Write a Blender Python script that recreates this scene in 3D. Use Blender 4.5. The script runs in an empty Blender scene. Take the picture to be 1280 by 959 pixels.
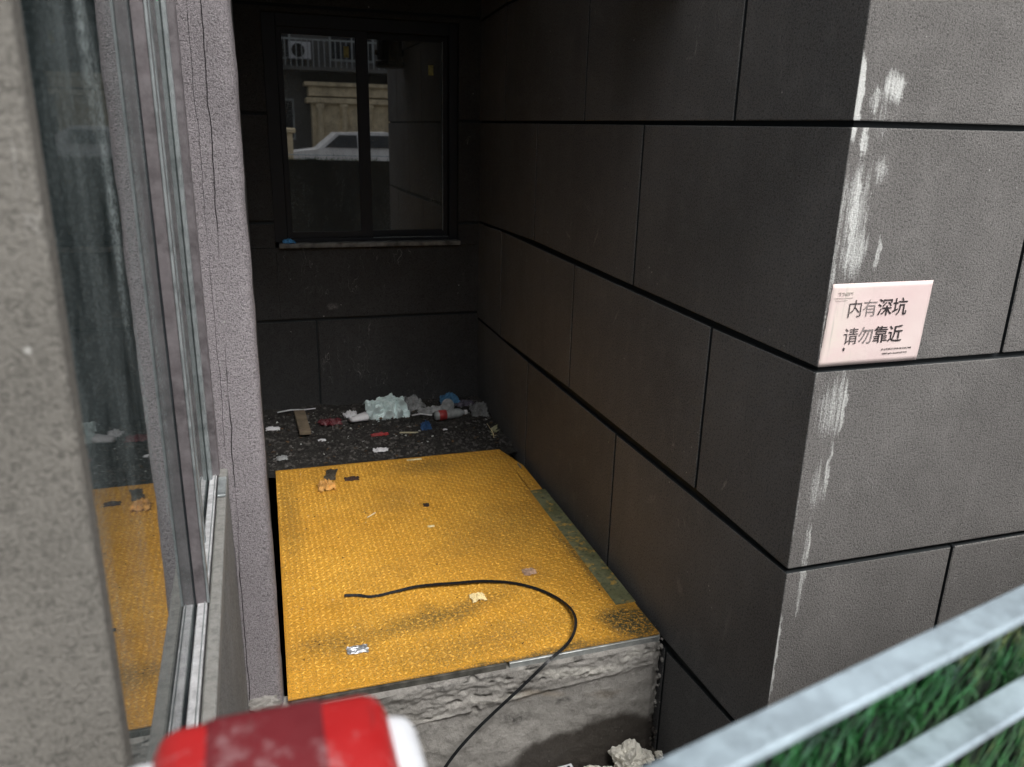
import bpy, bmesh, math, random
from mathutils import Vector, Matrix, noise
R = math.radians
S = bpy.context.scene
C = S.collection

# ------------------------------------------------------------------ camera
cd = bpy.data.cameras.new("camera"); cam = bpy.data.objects.new("camera", cd); C.objects.link(cam)
cam.location = (-1.3700, -1.6443, -0.0271)
cam.rotation_euler = (1.26122, -0.02370, -0.30912)
cd.sensor_width = 36.0; cd.lens = 36.0 * 997.3 / 1280.0
cd.clip_start = 0.02; cd.clip_end = 500
cd.dof.use_dof = True; cd.dof.focus_distance = 2.6; cd.dof.aperture_fstop = 5.2
S.camera = cam

# ------------------------------------------------------------------ sky, sun, exposure
SUN_EL, SUN_AZ = R(56), R(164)       # azimuth clockwise from +y: behind the camera, a little to the right
w = bpy.data.worlds.new("World"); S.world = w; w.use_nodes = True
nt = w.node_tree; bg = nt.nodes["Background"]
sky = nt.nodes.new("ShaderNodeTexSky"); sky.sky_type = 'NISHITA'; sky.sun_disc = False
sky.sun_elevation = SUN_EL; sky.sun_rotation = SUN_AZ
sky.air_density = 1.0; sky.dust_density = 5.0; sky.ozone_density = 1.0
hs = nt.nodes.new("ShaderNodeHueSaturation"); hs.inputs["Saturation"].default_value = 0.22
nt.links.new(sky.outputs[0], hs.inputs["Color"]); nt.links.new(hs.outputs[0], bg.inputs[0])
bg.inputs[1].default_value = 0.12
sl = bpy.data.lights.new("sun", 'SUN'); so = bpy.data.objects.new("sun", sl); C.objects.link(so)
sl.energy = 0.8; sl.angle = R(25); sl.color = (1.0, 0.97, 0.93)
so.rotation_euler = Vector((math.sin(SUN_AZ)*math.cos(SUN_EL), math.cos(SUN_AZ)*math.cos(SUN_EL), math.sin(SUN_EL))).to_track_quat('Z', 'Y').to_euler()
so.location = (0, -6, 9)
S.view_settings.view_transform = 'Standard'; S.view_settings.look = 'None'
S.view_settings.exposure = 1.0; S.view_settings.gamma = 1.0
S.view_settings.use_curve_mapping = False

# ------------------------------------------------------------------ node helper
class N:
    def __init__(s, name):
        s.m = bpy.data.materials.new(name); s.m.use_nodes = True; s.t = s.m.node_tree
        s.b = s.t.nodes["Principled BSDF"]; s.out = s.t.nodes["Material Output"]
        s.co = s.t.nodes.new("ShaderNodeTexCoord").outputs["Object"]
    def n(s, typ, ins=None, **kw):
        x = s.t.nodes.new("ShaderNode" + typ)
        for k, v in kw.items(): setattr(x, k, v)
        for k, v in (ins or {}).items():
            if isinstance(v, bpy.types.NodeSocket): s.t.links.new(v, x.inputs[k])
            else: x.inputs[k].default_value = v
        return x
    def noise(s, scale, detail=4, rough=.55, vec=None, dist=0.0, col=False):
        x = s.n("TexNoise", {"Scale": scale, "Detail": detail, "Roughness": rough, "Distortion": dist, "Vector": vec or s.co})
        return x.outputs["Color" if col else "Fac"]
    def vor(s, scale, vec=None, feature='F1', rnd=1.0):
        return s.n("TexVoronoi", {"Scale": scale, "Vector": vec or s.co, "Randomness": rnd}, feature=feature).outputs["Distance"]
    def map(s, v, a, b, c=0.0, d=1.0, smooth=False):
        return s.n("MapRange", {0: v, 1: a, 2: b, 3: c, 4: d}, interpolation_type='SMOOTHSTEP' if smooth else 'LINEAR').outputs[0]
    def math(s, op, a, b=0.0, clamp=False):
        return s.n("Math", {0: a, 1: b}, operation=op, use_clamp=clamp).outputs[0]
    def mix(s, f, a, b):
        x = s.n("Mix", {0: f}, data_type='RGBA')
        for i, v in ((6, a), (7, b)):
            if isinstance(v, bpy.types.NodeSocket): s.t.links.new(v, x.inputs[i])
            else: x.inputs[i].default_value = (*v, 1) if len(v) == 3 else v
        return x.outputs[2]
    def xf(s, loc=(0, 0, 0), rot=(0, 0, 0), scale=(1, 1, 1), typ='POINT', vec=None):
        return s.n("Mapping", {"Vector": vec or s.co, "Location": loc, "Rotation": rot, "Scale": scale}, vector_type=typ).outputs[0]
    def blob(s, c, r, rot=(0, 0, 0), soft=.5, vec=None):
        v = s.xf(c, rot, r, 'TEXTURE', vec)
        l = s.n("VectorMath", {0: v}, operation='LENGTH').outputs["Value"]
        return s.map(l, 1.0, soft, 0, 1, True)
    def warp(s, scale, amt):
        nz = s.noise(scale, 3, col=True)
        d = s.n("VectorMath", {0: nz, 1: (.5, .5, .5)}, operation='SUBTRACT').outputs[0]
        d = s.n("VectorMath", {0: d, "Scale": amt}, operation='SCALE').outputs[0]
        return s.n("VectorMath", {0: s.co, 1: d}, operation='ADD').outputs[0]
    def maxs(s, L):
        a = L[0]
        for x in L[1:]: a = s.math('MAXIMUM', a, x)
        return a
    def bump(s, h, strength, dist, prev=None):
        ins = {"Height": h, "Strength": strength, "Distance": dist}
        if prev is not None: ins["Normal"] = prev
        return s.n("Bump", ins).outputs[0]
    def done(s, col, rough=.9, normal=None, metal=0.0, ior=None, spec=None):
        for k, v in (("Base Color", col), ("Roughness", rough), ("Metallic", metal), ("Normal", normal), ("IOR", ior), ("Specular IOR Level", spec)):
            if v is None: continue
            if isinstance(v, bpy.types.NodeSocket): s.t.links.new(v, s.b.inputs[k])
            else: s.b.inputs[k].default_value = (*v, 1) if (k == "Base Color" and len(v) == 3) else v
        return s.m

def plain(name, col, rough=.6, metal=0.0, bscale=None, bdist=.002, var=.25, vscale=8.0, ior=None):
    s = N(name); v = s.noise(vscale, 5)
    c = s.mix(s.map(v, .3, .7), tuple(x*(1-var) for x in col), tuple(min(1, x*(1+var)) for x in col))
    nm = s.bump(s.noise(bscale, 4), .6, bdist) if bscale else None
    return s.done(c, rough, nm, metal, ior)

def plaster(name, base, chalk=None, scratches=None, grain=1.0, streaks=.35, crack=None, speck=1.0):
    s = N(name)
    big = s.noise(1.7, 5, .6); mid = s.noise(14, 5, .6)
    fine = s.noise(260, 4, .8); sp = s.noise(130, 3, .75)
    st = s.noise(1.0, 5, .65, s.xf(scale=(9, 9, .7)))
    dk = tuple(x*.72 for x in base); lt = tuple(x*1.25 for x in base)
    c = s.mix(s.map(big, .3, .7), dk, lt)
    c = s.mix(s.math('MULTIPLY', s.map(st, .5, .75), streaks), c, tuple(x*.55 for x in base))
    c = s.mix(s.math('MULTIPLY', s.map(mid, .52, .78), .35), c, tuple(min(1, x*1.7) for x in base))
    c = s.mix(s.map(fine, .45, .62, 0, .36*speck), c, tuple(min(1, x*2.4) for x in base))
    c = s.mix(s.map(sp, .50, .36, 0, .50*speck), c, tuple(x*.22 for x in base))
    # stray white mortar specks and hairline scuffs
    v = s.vor(14); spk = s.math('MULTIPLY', s.map(v, .055, .02), s.map(s.noise(3.1, 2), .5, .56))
    c = s.mix(spk, c, (.6, .6, .57))
    wv = s.warp(6, .12)
    sc = s.noise(4.0, 2, .5, s.xf(rot=(.35, .4, .3), scale=(4, 4, .55), vec=wv))
    line = s.map(s.math('ABSOLUTE', s.math('SUBTRACT', sc, .5)), .0035, .0008)
    line = s.math('MULTIPLY', line, s.map(s.noise(2.3, 3), .56, .66))
    c = s.mix(s.math('MULTIPLY', line, .65), c, (.38, .37, .35))
    rn = s.n('ObjectInfo').outputs['Random']
    c = s.mix(s.map(rn, 0, 1, 0, .15), c, (.02, .02, .021))
    if chalk:
        wv2 = s.warp(22, .035); L = [s.math('MULTIPLY', s.blob(a, b, soft=sf, vec=wv2), k) for a, b, sf, k in chalk]
        m = s.maxs(L); rub = s.noise(170, 5, .8); drip = s.noise(1.0, 5, .75, s.xf(scale=(150, 150, 5)))
        nz = s.math('SUBTRACT', s.math('ADD', s.math('MULTIPLY', rub, 1.3), s.math('MULTIPLY', drip, 1.5)), 1.40)
        mm = s.math('MULTIPLY', s.map(s.math('ADD', m, nz), .36, .88), s.map(m, .03, .25))
        c = s.mix(mm, c, (.70, .71, .69))
    if scratches:
        wv3 = s.warp(30, .03)
        L = [s.math('MULTIPLY', s.blob(a, b, rot, .2, wv3), k) for a, b, rot, k in scratches]
        m = s.math('MULTIPLY', s.maxs(L), s.map(s.noise(120, 3, .7), .35, .6))
        c = s.mix(m, c, (.36, .35, .33))
    if crack:
        sep = s.n("SeparateXYZ", {0: s.co}).outputs
        for (cx, slope, k, wd) in crack:
            wob = s.math('MULTIPLY', s.math('SUBTRACT', s.noise(5, 4, .6, s.xf(scale=(.01, .01, 1), loc=(k, 0, 0))), .5), .022)
            d = s.math('SUBTRACT', s.math('SUBTRACT', sep[0], cx), s.math('ADD', wob, s.math('MULTIPLY', sep[2], slope)))
            ln = s.map(s.math('ABSOLUTE', d), wd, wd*.35)
            ln = s.math('MULTIPLY', ln, s.map(s.noise(2.2, 3, .6, s.xf(loc=(k*3, 0, 0))), .4, .52))
            c = s.mix(ln, c, (.012, .01, .012))
    h = s.math('ADD', s.math('MULTIPLY', fine, .6), s.math('MULTIPLY', sp, 1.0))
    nm = s.bump(h, .8*grain, .005); nm = s.bump(s.noise(16, 4), .12, .012, nm)
    return s.done(c, .93, nm, spec=.25)

# ------------------------------------------------------------------ mesh helpers
def mesh(bm, name, smooth=False):
    me = bpy.data.meshes.new(name); bm.normal_update(); bm.to_mesh(me); bm.free()
    if smooth:
        for p in me.polygons: p.use_smooth = True
    return me
def obj(name, me, mat, parent=None, smooth=False, loc=None, rot=None):
    if isinstance(me, bmesh.types.BMesh): me = mesh(me, name, smooth)
    o = bpy.data.objects.new(name, me); C.objects.link(o)
    if mat is not None and not me.materials: me.materials.append(mat)
    if parent is not None: o.parent = parent
    if loc is not None: o.location = loc
    if rot is not None: o.rotation_euler = rot
    return o
def tag(o, label=None, cat=None, group=None, kind=None):
    for k, v in (("label", label), ("category", cat), ("group", group), ("kind", kind)):
        if v: o[k] = v
    return o
def thing(name, label, cat, loc=(0, 0, 0), rz=0.0, group=None):
    o = bpy.data.objects.new(name, None); C.objects.link(o); o.location = loc; o.rotation_euler = (0, 0, rz)
    o.empty_display_size = .1
    return tag(o, label, cat, group)
def box(bm, x0, x1, y0, y1, z0, z1, bev=0.0, seg=1):
    vs = [bm.verts.new((x, y, z)) for x in (x0, x1) for y in (y0, y1) for z in (z0, z1)]
    fs = [(0, 1, 3, 2), (4, 6, 7, 5), (0, 4, 5, 1), (2, 3, 7, 6), (0, 2, 6, 4), (1, 5, 7, 3)]
    F = [bm.faces.new([vs[i] for i in f]) for f in fs]
    if bev:
        E = list({e for f in F for e in f.edges})
        bmesh.ops.bevel(bm, geom=E, offset=bev, segments=seg, profile=.5, affect='EDGES')
    return vs
def hexa(bm, P, bev=0.0):      # P: 4 bottom, 4 top
    vs = [bm.verts.new(p) for p in P]
    F = [bm.faces.new([vs[i] for i in f]) for f in ((3, 2, 1, 0), (4, 5, 6, 7), (0, 1, 5, 4), (1, 2, 6, 5), (2, 3, 7, 6), (3, 0, 4, 7))]
    if bev: bmesh.ops.bevel(bm, geom=list({e for f in F for e in f.edges}), offset=bev, segments=1, profile=.5, affect='EDGES')
def BX(*a, **k):
    bm = bmesh.new(); box(bm, *a, **k); return bm
def wallsheet(bm, p0, u, v, nrm, nu, nv, amp, sc, seed=0):
    g = []
    for i in range(nu+1):
        row = []
        for j in range(nv+1):
            p = p0 + u*(i/nu) + v*(j/nv)
            p = p + nrm*(noise.noise(p*sc + Vector((seed, 0, 0)))*amp)
            row.append(bm.verts.new(p))
        g.append(row)
    for i in range(nu):
        for j in range(nv): bm.faces.new((g[i][j], g[i+1][j], g[i+1][j+1], g[i][j+1]))
def lathe(bm, prof, n=20, axis='z', sq=1.0):
    rings = []
    for r, h in prof:
        rings.append([bm.verts.new((r*math.cos(2*math.pi*k/n), r*math.sin(2*math.pi*k/n)*sq, h)) for k in range(n)])
    for a, b in zip(rings, rings[1:]):
        for k in range(n): bm.faces.new((a[k], a[(k+1) % n], b[(k+1) % n], b[k]))
    bm.faces.new(list(reversed(rings[0]))); bm.faces.new(rings[-1])
def tube(bm, pts, r, n=6):
    rings = []
    for i, p in enumerate(pts):
        p = Vector(p); t = (Vector(pts[min(i+1, len(pts)-1)]) - Vector(pts[max(i-1, 0)])).normalized()
        a = t.cross(Vector((0, 0, 1)) if abs(t.z) < .9 else Vector((1, 0, 0))).normalized(); b = t.cross(a)
        rr = r[i] if isinstance(r, (list, tuple)) else r
        rings.append([bm.verts.new(p + (a*math.cos(2*math.pi*k/n) + b*math.sin(2*math.pi*k/n))*rr) for k in range(n)])
    for a, b in zip(rings, rings[1:]):
        for k in range(n): bm.faces.new((a[k], a[(k+1) % n], b[(k+1) % n], b[k]))
    bm.faces.new(list(reversed(rings[0]))); bm.faces.new(rings[-1])

# ------------------------------------------------------------------ materials
P_OUT = plaster("plaster_outer", (.184, .177, .170), streaks=.25, chalk=[
    ((.006, 0, .06), (.019, .2, .13), .4, 1.3), ((.105, 0, .085), (.058, .2, .065), .2, .85),
    ((.055, 0, .06), (.03, .2, .05), .3, .6), ((.100, 0, -.10), (.05, .2, .07), .05, .55), ((.050, 0, -.22), (.075, .2, .26), .05, .62),
    ((.04, 0, -.03), (.018, .2, .06), .3, .8), ((.045, 0, -.23), (.016, .2, .20), .4, .85),
    ((.07, 0, -.30), (.05, .2, .12), .2, .7), ((.135, 0, -.31), (.013, .2, .08), .3, .7),
    ((.03, 0, -.16), (.035, .2, .12), .2, .6), ((.055, 0, -.30), (.075, .2, .13), .1, .55), ((.07, 0, -.72), (.075, .2, .14), .1, .5), ((.085, 0, .02), (.07, .2, .12), .1, .4), ((.005, 0, -.28), (.016, .2, .3), .3, .55), ((.06, 0, -.72), (.075, .2, .17), .05, .62), ((.09, 0, -.70), (.02, .2, .2), .1, .7),
    ((.105, 0, -.72), (.014, .2, .13), .3, .7), ((.085, 0, -.90), (.012, .2, .16), .3, .6),
    ((.062, 0, -1.12), (.008, .2, .10), .3, .8), ((.05, 0, -1.30), (.012, .2, .16), .2, .5),
    ((.0, 0, -1.50), (.014, .2, .26), .2, 1.0), ((.055, 0, -1.20), (.025, .2, .30), .1, .6), ((.06, 0, -.95), (.05, .2, .16), .05, .5), ((.0, 0, -.55), (.012, .2, .35), .2, .5), ((0, 0, -1.0), (.008, .2, .35), .2, .4)])
P_IN = plaster("plaster_inner", (.155, .154, .153), streaks=.3, scratches=[
    ((0, .763, .227), (.1, .006, .05), (0, 0, 0), .9), ((0, .80, .20), (.1, .035, .006), (0, 0, 0), .6),
    ((0, 1.77, -.485), (.1, .05, .008), (.5, 0, 0), .7), ((0, 1.74, -.43), (.1, .005, .03), (0, 0, 0), .5),
    ((0, 1.455, -.455), (.1, .008, .07), (.5, 0, 0), .8), ((0, .349, -1.086), (.1, .006, .035), (.5, 0, 0), 1.0),
    ((0, 1.215, -.74), (.1, .006, .06), (.6, 0, 0), .7), ((0, 1.68, -.95), (.1, .04, .03), (.2, 0, 0), .25),
    ((0, .80, -1.35), (.1, .07, .02), (-.6, 0, 0), .35), ((0, .55, -1.58), (.1, .03, .05), (-.6, 0, 0), .5),
    ((0, .25, -1.55), (.1, .012, .1), (.2, 0, 0), .3)])
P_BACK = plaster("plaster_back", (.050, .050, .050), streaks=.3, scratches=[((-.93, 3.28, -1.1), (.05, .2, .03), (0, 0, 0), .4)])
P_PIER = plaster("plaster_pier", (.315, .29, .303), grain=1.25, streaks=.15, crack=[(-1.452, .018, 0, .0020), (-1.482, .004, 5, .0009)])
P_NEAR = plaster("plaster_near", (.168, .160, .143), grain=.7, speck=.75, streaks=.2)
P_APR = plaster("plaster_apron", (.21, .207, .20), grain=.3, streaks=.5)
M_GRV = plain("groove_paint", (.012, .016, .018), .8, bscale=60)
M_BLK = plain("black_frame", (.004, .005, .008), .62, var=.3)

def mat_yellow(name, A_, B_):
    s = N(name)
    c = s.mix(s.map(s.noise(3.0, 5), .3, .7), A_, B_)
    c = s.mix(s.map(s.noise(26, 5, .7), .45, .75, 0, .7), c, (.50, .25, .025))
    c = s.mix(s.map(s.noise(150, 3, .7), .47, .64, 0, .75), c, (.22, .12, .025))
    sep = s.n("SeparateXYZ", {0: s.co}).outputs
    wv = s.warp(5, .15)
    # ground-in dirt where feet and water leave it
    band = s.maxs([s.math('MULTIPLY', s.blob(a, b, r, sf, wv), k) for a, b, r, sf, k in [
        ((-.80, .93, -1.8), (.50, .11, .3), (0, 0, .26), .0, .75), ((-.75, .72, -1.8), (.6, .16, .3), (0, 0, .1), .0, .45), ((-1.17, .86, -1.8), (.25, .16, .3), (0, 0, .2), .1, .55),
        ((-.10, .70, -1.8), (.15, .17, .3), (0, 0, 0), .4, 1.0), ((-.12, 1.2, -1.8), (.05, .5, .3), (0, 0, 0), .1, .7), ((-.55, .60, -1.8), (.60, .045, .3), (0, 0, 0), .2, .8),
        ((-.55, 2.33, -1.8), (.30, .16, .3), (0, 0, 0), .1, .5), ((-.35, 1.55, -1.8), (.5, .35, .3), (0, 0, .5), .1, .3), ((-1.3, 1.9, -1.8), (.08, .7, .3), (0, 0, 0), .1, .4)]])
    g = s.math('MULTIPLY', band, s.map(s.noise(75, 4, .75), .36, .53))
    c = s.mix(g, c, (.045, .048, .026))
    c = s.mix(s.math('MULTIPLY', s.map(s.noise(1.6, 6, .65, s.xf(loc=(4, 2, 0))), .50, .68), s.map(s.noise(110, 4, .8), .36, .58, 0, .45)), c, (.12, .085, .035))
    # bare and scuffed spots
    wear = s.math('MULTIPLY', s.map(s.noise(30, 5, .7), .62, .68), s.map(s.noise(3.3, 3), .45, .6))
    c = s.mix(s.math('MULTIPLY', wear, .7), c, (.16, .11, .06))
    pale = s.math('MULTIPLY', s.map(s.noise(45, 4, .7), .66, .72), .5)
    c = s.mix(pale, c, (.80, .62, .28))
    nm = s.bump(s.noise(90, 4, .65), .5, .003)
    return s.done(c, s.map(s.noise(20, 3), .3, .7, .42, .75), nm)
M_YEL = mat_yellow('yellow_paint', (.62, .300, .030), (.78, .400, .045))
M_TRD = mat_yellow('yellow_tread_paint', (.80, .44, .060), (.90, .54, .095))
def mat_moss():
    s = N("mossy_strip")
    c = s.mix(s.map(s.noise(9, 5), .35, .65), (.10, .105, .045), (.20, .21, .115))
    c = s.mix(s.map(s.noise(40, 5, .7), .5, .7), c, (.045, .05, .03))
    sep = s.n("SeparateXYZ", {0: s.co}).outputs
    c = s.mix(s.math('MULTIPLY', s.map(s.noise(22, 5, .7), .55, .68), .8), c, (.62, .36, .05))
    return s.done(c, .85, s.bump(s.noise(70, 4), .7, .003))
M_MOSS = mat_moss()
def mat_metal(name, col, rough, dust=.5, metal=.85, dcol=(.5, .52, .53), sc=1.0):
    s = N(name)
    c = s.mix(s.map(s.noise(11*sc, 6, .7), .38, .62), tuple(x*.6 for x in col), col)
    d = s.map(s.noise(24*sc, 6, .75), .42, .66, 0, dust)
    c = s.mix(d, c, dcol)
    c = s.mix(s.map(s.noise(60*sc, 5, .8), .6, .75, 0, .6), c, (.06, .06, .062))
    return s.done(c, s.map(d, 0, 1, rough, .8), s.bump(s.noise(120*sc, 3), .3, .001), s.map(d, 0, 1, metal, .1))
M_GALV = mat_metal("galvanised_rail", (.44, .54, .61), .42, .7, .45, (.36, .45, .50))
M_ALU = mat_metal("dusty_aluminium", (.42, .46, .47), .42, .8, .6, (.30, .325, .33), 1.5)
M_ALUP = mat_metal("purplish_aluminium", (.205, .183, .192), .5, .7, .35, (.235, .218, .226), 1.5)
M_TRACK = mat_metal("silver_track", (.80, .81, .83), .35, .6, .35, (.72, .72, .72), 2.5)
M_STEEL = mat_metal("steel_angle", (.45, .48, .48), .4, .6, .6, (.36, .36, .33), 2)

def mat_glass(name, base, dust, dustcol, streak=None, ior=1.45, rough=.02):
    s = N(name)
    d = s.map(s.noise(7, 6, .7, s.xf(scale=(1, 1, .35))), .40, .8, 0, dust)
    d = s.math('ADD', d, s.math('MULTIPLY', s.map(s.noise(240, 2, .7), .52, .7), dust*.55))
    if streak:
        wv = s.warp(5, .05)
        for a, b, sf, k in streak:
            m = s.math('MULTIPLY', s.blob(a, b, (0, 0, 0), sf, wv), k)
            m = s.math('MULTIPLY', m, s.map(s.noise(130, 5, .85), .40, .62))
            d = s.math('MAXIMUM', d, m)
    gl = s.b; s.done(base, rough, None, 0, ior)
    df = s.n("BsdfDiffuse", {"Color": (*dustcol, 1)}).outputs[0]
    mx = s.n("MixShader", {0: d, 1: gl.outputs[0], 2: df}).outputs[0]
    s.t.links.new(mx, s.out.inputs[0]); return s.m
M_GL_L = mat_glass("dusty_left_glass", (.018, .028, .029), .34, (.42, .48, .48),
    [((-1.535, -.57, .08), (.1, .07, .22), .0, 1.0), ((-1.535, -.52, -.12), (.1, .06, .30), .0, 1.0), ((-1.535, -.25, -.3), (.1, .10, .9), .0, .5), ((-1.535, -.45, -.40), (.1, .03, .2), .1, .7), ((-1.535, -.30, -.1), (.1, .13, .9), .1, .30), ((-1.535, -.34, -.62), (.1, .05, .10), .2, .55), ((-1.535, -.30, -.78), (.1, .03, .20), .1, .5)])
M_GL_B = mat_glass("dark_back_glass", (.018, .021, .021), .34, (.22, .245, .245), ior=3.3, rough=.012)
M_GL_F = mat_glass("facade_glass", (.02, .025, .03), .05, (.3, .3, .3))

def mat_concrete():
    s = N("rough_concrete")
    c = s.mix(s.map(s.noise(4, 6, .65), .35, .68), (.24, .23, .212), (.38, .365, .34))
    c = s.mix(s.map(s.noise(32, 5, .75), .48, .68, 0, .6), c, (.14, .132, .12))
    wv = s.warp(9, .10)
    def B(L): return s.maxs([s.math('MULTIPLY', s.blob(a, b, r, sf, wv), k) for a, b, r, sf, k in L])
    pale = B([((-.36, .5, -1.875), (.26, .3, .028), (0, .12, 0), .3, .9), ((-.12, .5, -1.86), (.12, .3, .03), (0, 0, 0), .3, .8), ((-.68, .5, -1.935), (.2, .3, .014), (0, .1, 0), .3, .6), ((-.9, .5, -1.96), (.1, .3, .02), (0, .1, 0), .3, .4)])
    c = s.mix(s.math('MULTIPLY', pale, s.map(s.noise(45, 5, .8), .30, .50)), c, (.62, .60, .55))
    tan = B([((-.52, .5, -1.955), (.16, .3, .025), (0, .1, 0), .1, .6), ((-.25, .5, -2.0), (.12, .3, .03), (0, 0, 0), .1, .35)])
    c = s.mix(tan, c, (.20, .155, .10))
    dk = B([((-.60, .5, -2.03), (.13, .3, .03), (0, .15, 0), .1, .8), ((-.42, .5, -2.0), (.06, .3, .025), (0, .15, 0), .1, .8), ((-.8, .5, -1.83), (.4, .3, .02), (0, .02, 0), .1, .7), ((-.9, .5, -2.0), (.15, .3, .05), (0, 0, 0), .1, .5)])
    c = s.mix(s.math('MULTIPLY', dk, s.map(s.noise(50, 4, .7), .35, .6)), c, (.035, .034, .032))
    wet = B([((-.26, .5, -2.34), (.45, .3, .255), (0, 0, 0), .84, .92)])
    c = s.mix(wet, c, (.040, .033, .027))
    c = s.mix(s.map(s.vor(28), .06, .02, 0, .7), c, (.55, .54, .5))
    nm = s.bump(s.noise(70, 5, .75), .8, .006)
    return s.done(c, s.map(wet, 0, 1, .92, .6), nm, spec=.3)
M_CON = mat_concrete()
def mat_soil():
    s = N("dark_soil")
    c = s.mix(s.map(s.noise(20, 6, .75), .35, .7), (.012, .011, .010), (.05, .046, .04))
    c = s.mix(s.map(s.vor(90), .28, .12, 0, .5), c, (.13, .125, .11))
    return s.done(c, .95, s.bump(s.noise(60, 6, .8), 1.0, .02))
M_SOIL = mat_soil()
M_STONE = plain("gravel_grey", (.075, .07, .065), .9, bscale=80, var=.8, vscale=30)
M_PAVE = plain("street_paving", (.22, .215, .205), .9, bscale=20, var=.25, vscale=2)
M_PIT = plain("pit_earth", (.07, .062, .05), .95, bscale=25, bdist=.01, var=.5)
M_FOAM = plain("foam_white", (.66, .64, .57), .9, bscale=90, bdist=.004, var=.18, vscale=18)
M_STRAP = plain("strap_black", (.016, .017, .018), .22, var=.5, bscale=120, bdist=.0008)
def scuffed(name, col, rough, k):
    s = N(name)
    c = s.mix(s.map(s.noise(18, 5), .3, .7), tuple(x*.8 for x in col), col)
    c = s.mix(s.math('MULTIPLY', s.map(s.noise(28, 6, .8), .56, .66), k), c, (.42, .33, .34))
    ln = s.noise(6, 3, .6, s.xf(rot=(0, 0, .6), scale=(30, 3, 3)))
    c = s.mix(s.math('MULTIPLY', s.map(ln, .62, .68), k), c, (.10, .03, .03))
    return s.done(c, s.map(s.noise(30, 4), .3, .7, rough-.08, rough+.2), s.bump(s.noise(60, 4), .2, .001))
M_RED = scuffed("red_plastic", (.39, .013, .014), .45, .35)
M_REDD = scuffed("dark_red_plastic", (.14, .009, .014), .6, .28)
M_WHT = plain("white_plastic", (.62, .64, .67), .5, var=.05)
M_TURF = plain("turf_backing", (.004, .014, .006), .9, bscale=40)
def mat_blade():
    s = N("turf_blade")
    oi = s.n("ObjectInfo").outputs
    c = s.mix(s.map(s.noise(33, 2), .35, .65), (.006, .050, .014), (.035, .21, .050))
    c = s.mix(s.map(s.noise(11, 3), .56, .66), c, (.20, .25, .06))
    return s.done(c, .32)
M_BLADE = mat_blade()
def mat_paper():
    s = N("pink_paper")
    c = s.mix(s.map(s.noise(6, 4), .3, .7), (.80, .62, .61), (.82, .69, .66))
    sep = s.n("SeparateXYZ", {0: s.co}).outputs
    y = s.math('MULTIPLY', s.map(sep[0], .16, .02), s.map(s.noise(9, 5, .7), .38, .62))
    c = s.mix(s.math('MULTIPLY', y, .6), c, (.84, .80, .69))
    dr = s.math('MULTIPLY', s.map(s.noise(1, 4, .7, s.xf(scale=(60, 1, 3))), .58, .72), s.map(sep[0], .2, .08))
    c = s.mix(s.math('MULTIPLY', dr, .5), c, (.50, .48, .42))
    return s.done(c, .55, s.bump(s.noise(25, 3), .3, .002))
M_PAPER = mat_paper()
M_INK = plain("sign_ink", (.035, .028, .03), .6)
M_INKF = plain("faded_ink", (.26, .23, .225), .6, var=.6, vscale=120)
M_INKM = plain("worn_ink", (.10, .085, .085), .6, var=.8, vscale=110)
M_INKL = plain("pale_ink", (.50, .46, .42), .6, var=.2, vscale=90)

# ------------------------------------------------------------------ setting: ground
tag(obj('pavement', BX(-60, 90, -90, -1.0, -2.6, -1.65), M_PAVE), kind='structure')
bm = bmesh.new(); wallsheet(bm, Vector((-1.6, -1.05, -2.36)), Vector((9, 0, 0)), Vector((0, 1.8, 0)), Vector((0, 0, 1)), 90, 18, .03, 5)
tag(obj('pit_ground', bm, M_PIT, smooth=True), kind='structure')

# ------------------------------------------------------------------ corner wall (right): inner face x=0, outer face y=0
J0 = [(0, .60), (.9, .60), (2.7, .605), (3.3, .57)]
J1 = [(0, .002), (1.1, .003), (3.3, .006)]
J2 = [(0, -.606), (.53, -.609), (1.04, -.594), (1.70, -.600), (2.2, -.578), (3.3, -.595)]
J3 = [(0, -1.20), (.5, -1.185), (1.16, -1.214), (1.66, -1.192), (2.27, -1.224), (3.3, -1.218)]
J4 = [(0, -1.83), (.2, -1.85), (.51, -1.878), (3.3, -1.87)]
JT = [(0, 1.7), (3.3, 1.7)]
JB = [(0, -2.45), (3.3, -2.45)]
def jz(J, t):
    for (a, za), (b, zb) in zip(J, J[1:]):
        if t <= b: return za + (zb-za)*(t-a)/(b-a)
    return J[-1][1]
XO = [(0, .002), (.5, .004), (3, .01)]
HG = .0070; VG = .0066            # half the width of a groove
cw = thing('corner_wall', 'dark plastered wall of large blocks turning the corner right of the alcove, paper sign on it', 'wall', (0, 0, -2.4))
def put(name, bm, mat, par, **k):
    o = obj(name, bm, mat, **k); o.parent = par; o.matrix_parent_inverse = Matrix.Translation(par.location).inverted() if par.rotation_euler.z == 0 else Matrix.Identity(4)
    return o
bm = bmesh.new()
box(bm, .016, 8, .016, 3.9, -2.6, 6.4)
put('groove_backing', bm, M_GRV, cw)
courses = [(J0, JT, [.51, 1.08+.57, 2.79]), (J1, J0, [.507, 1.646, 2.779]), (J2, J1, [1.085, 2.235]),
           (J3, J2, [.513, 1.676, 2.79]), (J4, J3, [1.145, 2.268]), (JB, J4, [.6, 1.75, 2.9])]
outer = [1.17, 1.17, .620, 1.17, .595, 1.17]
outz = [(.6, 1.7), (.004, .6), (-.606, .004), (-1.203, -.606), (-1.825, -1.203), (-2.45, -1.825)]
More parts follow.
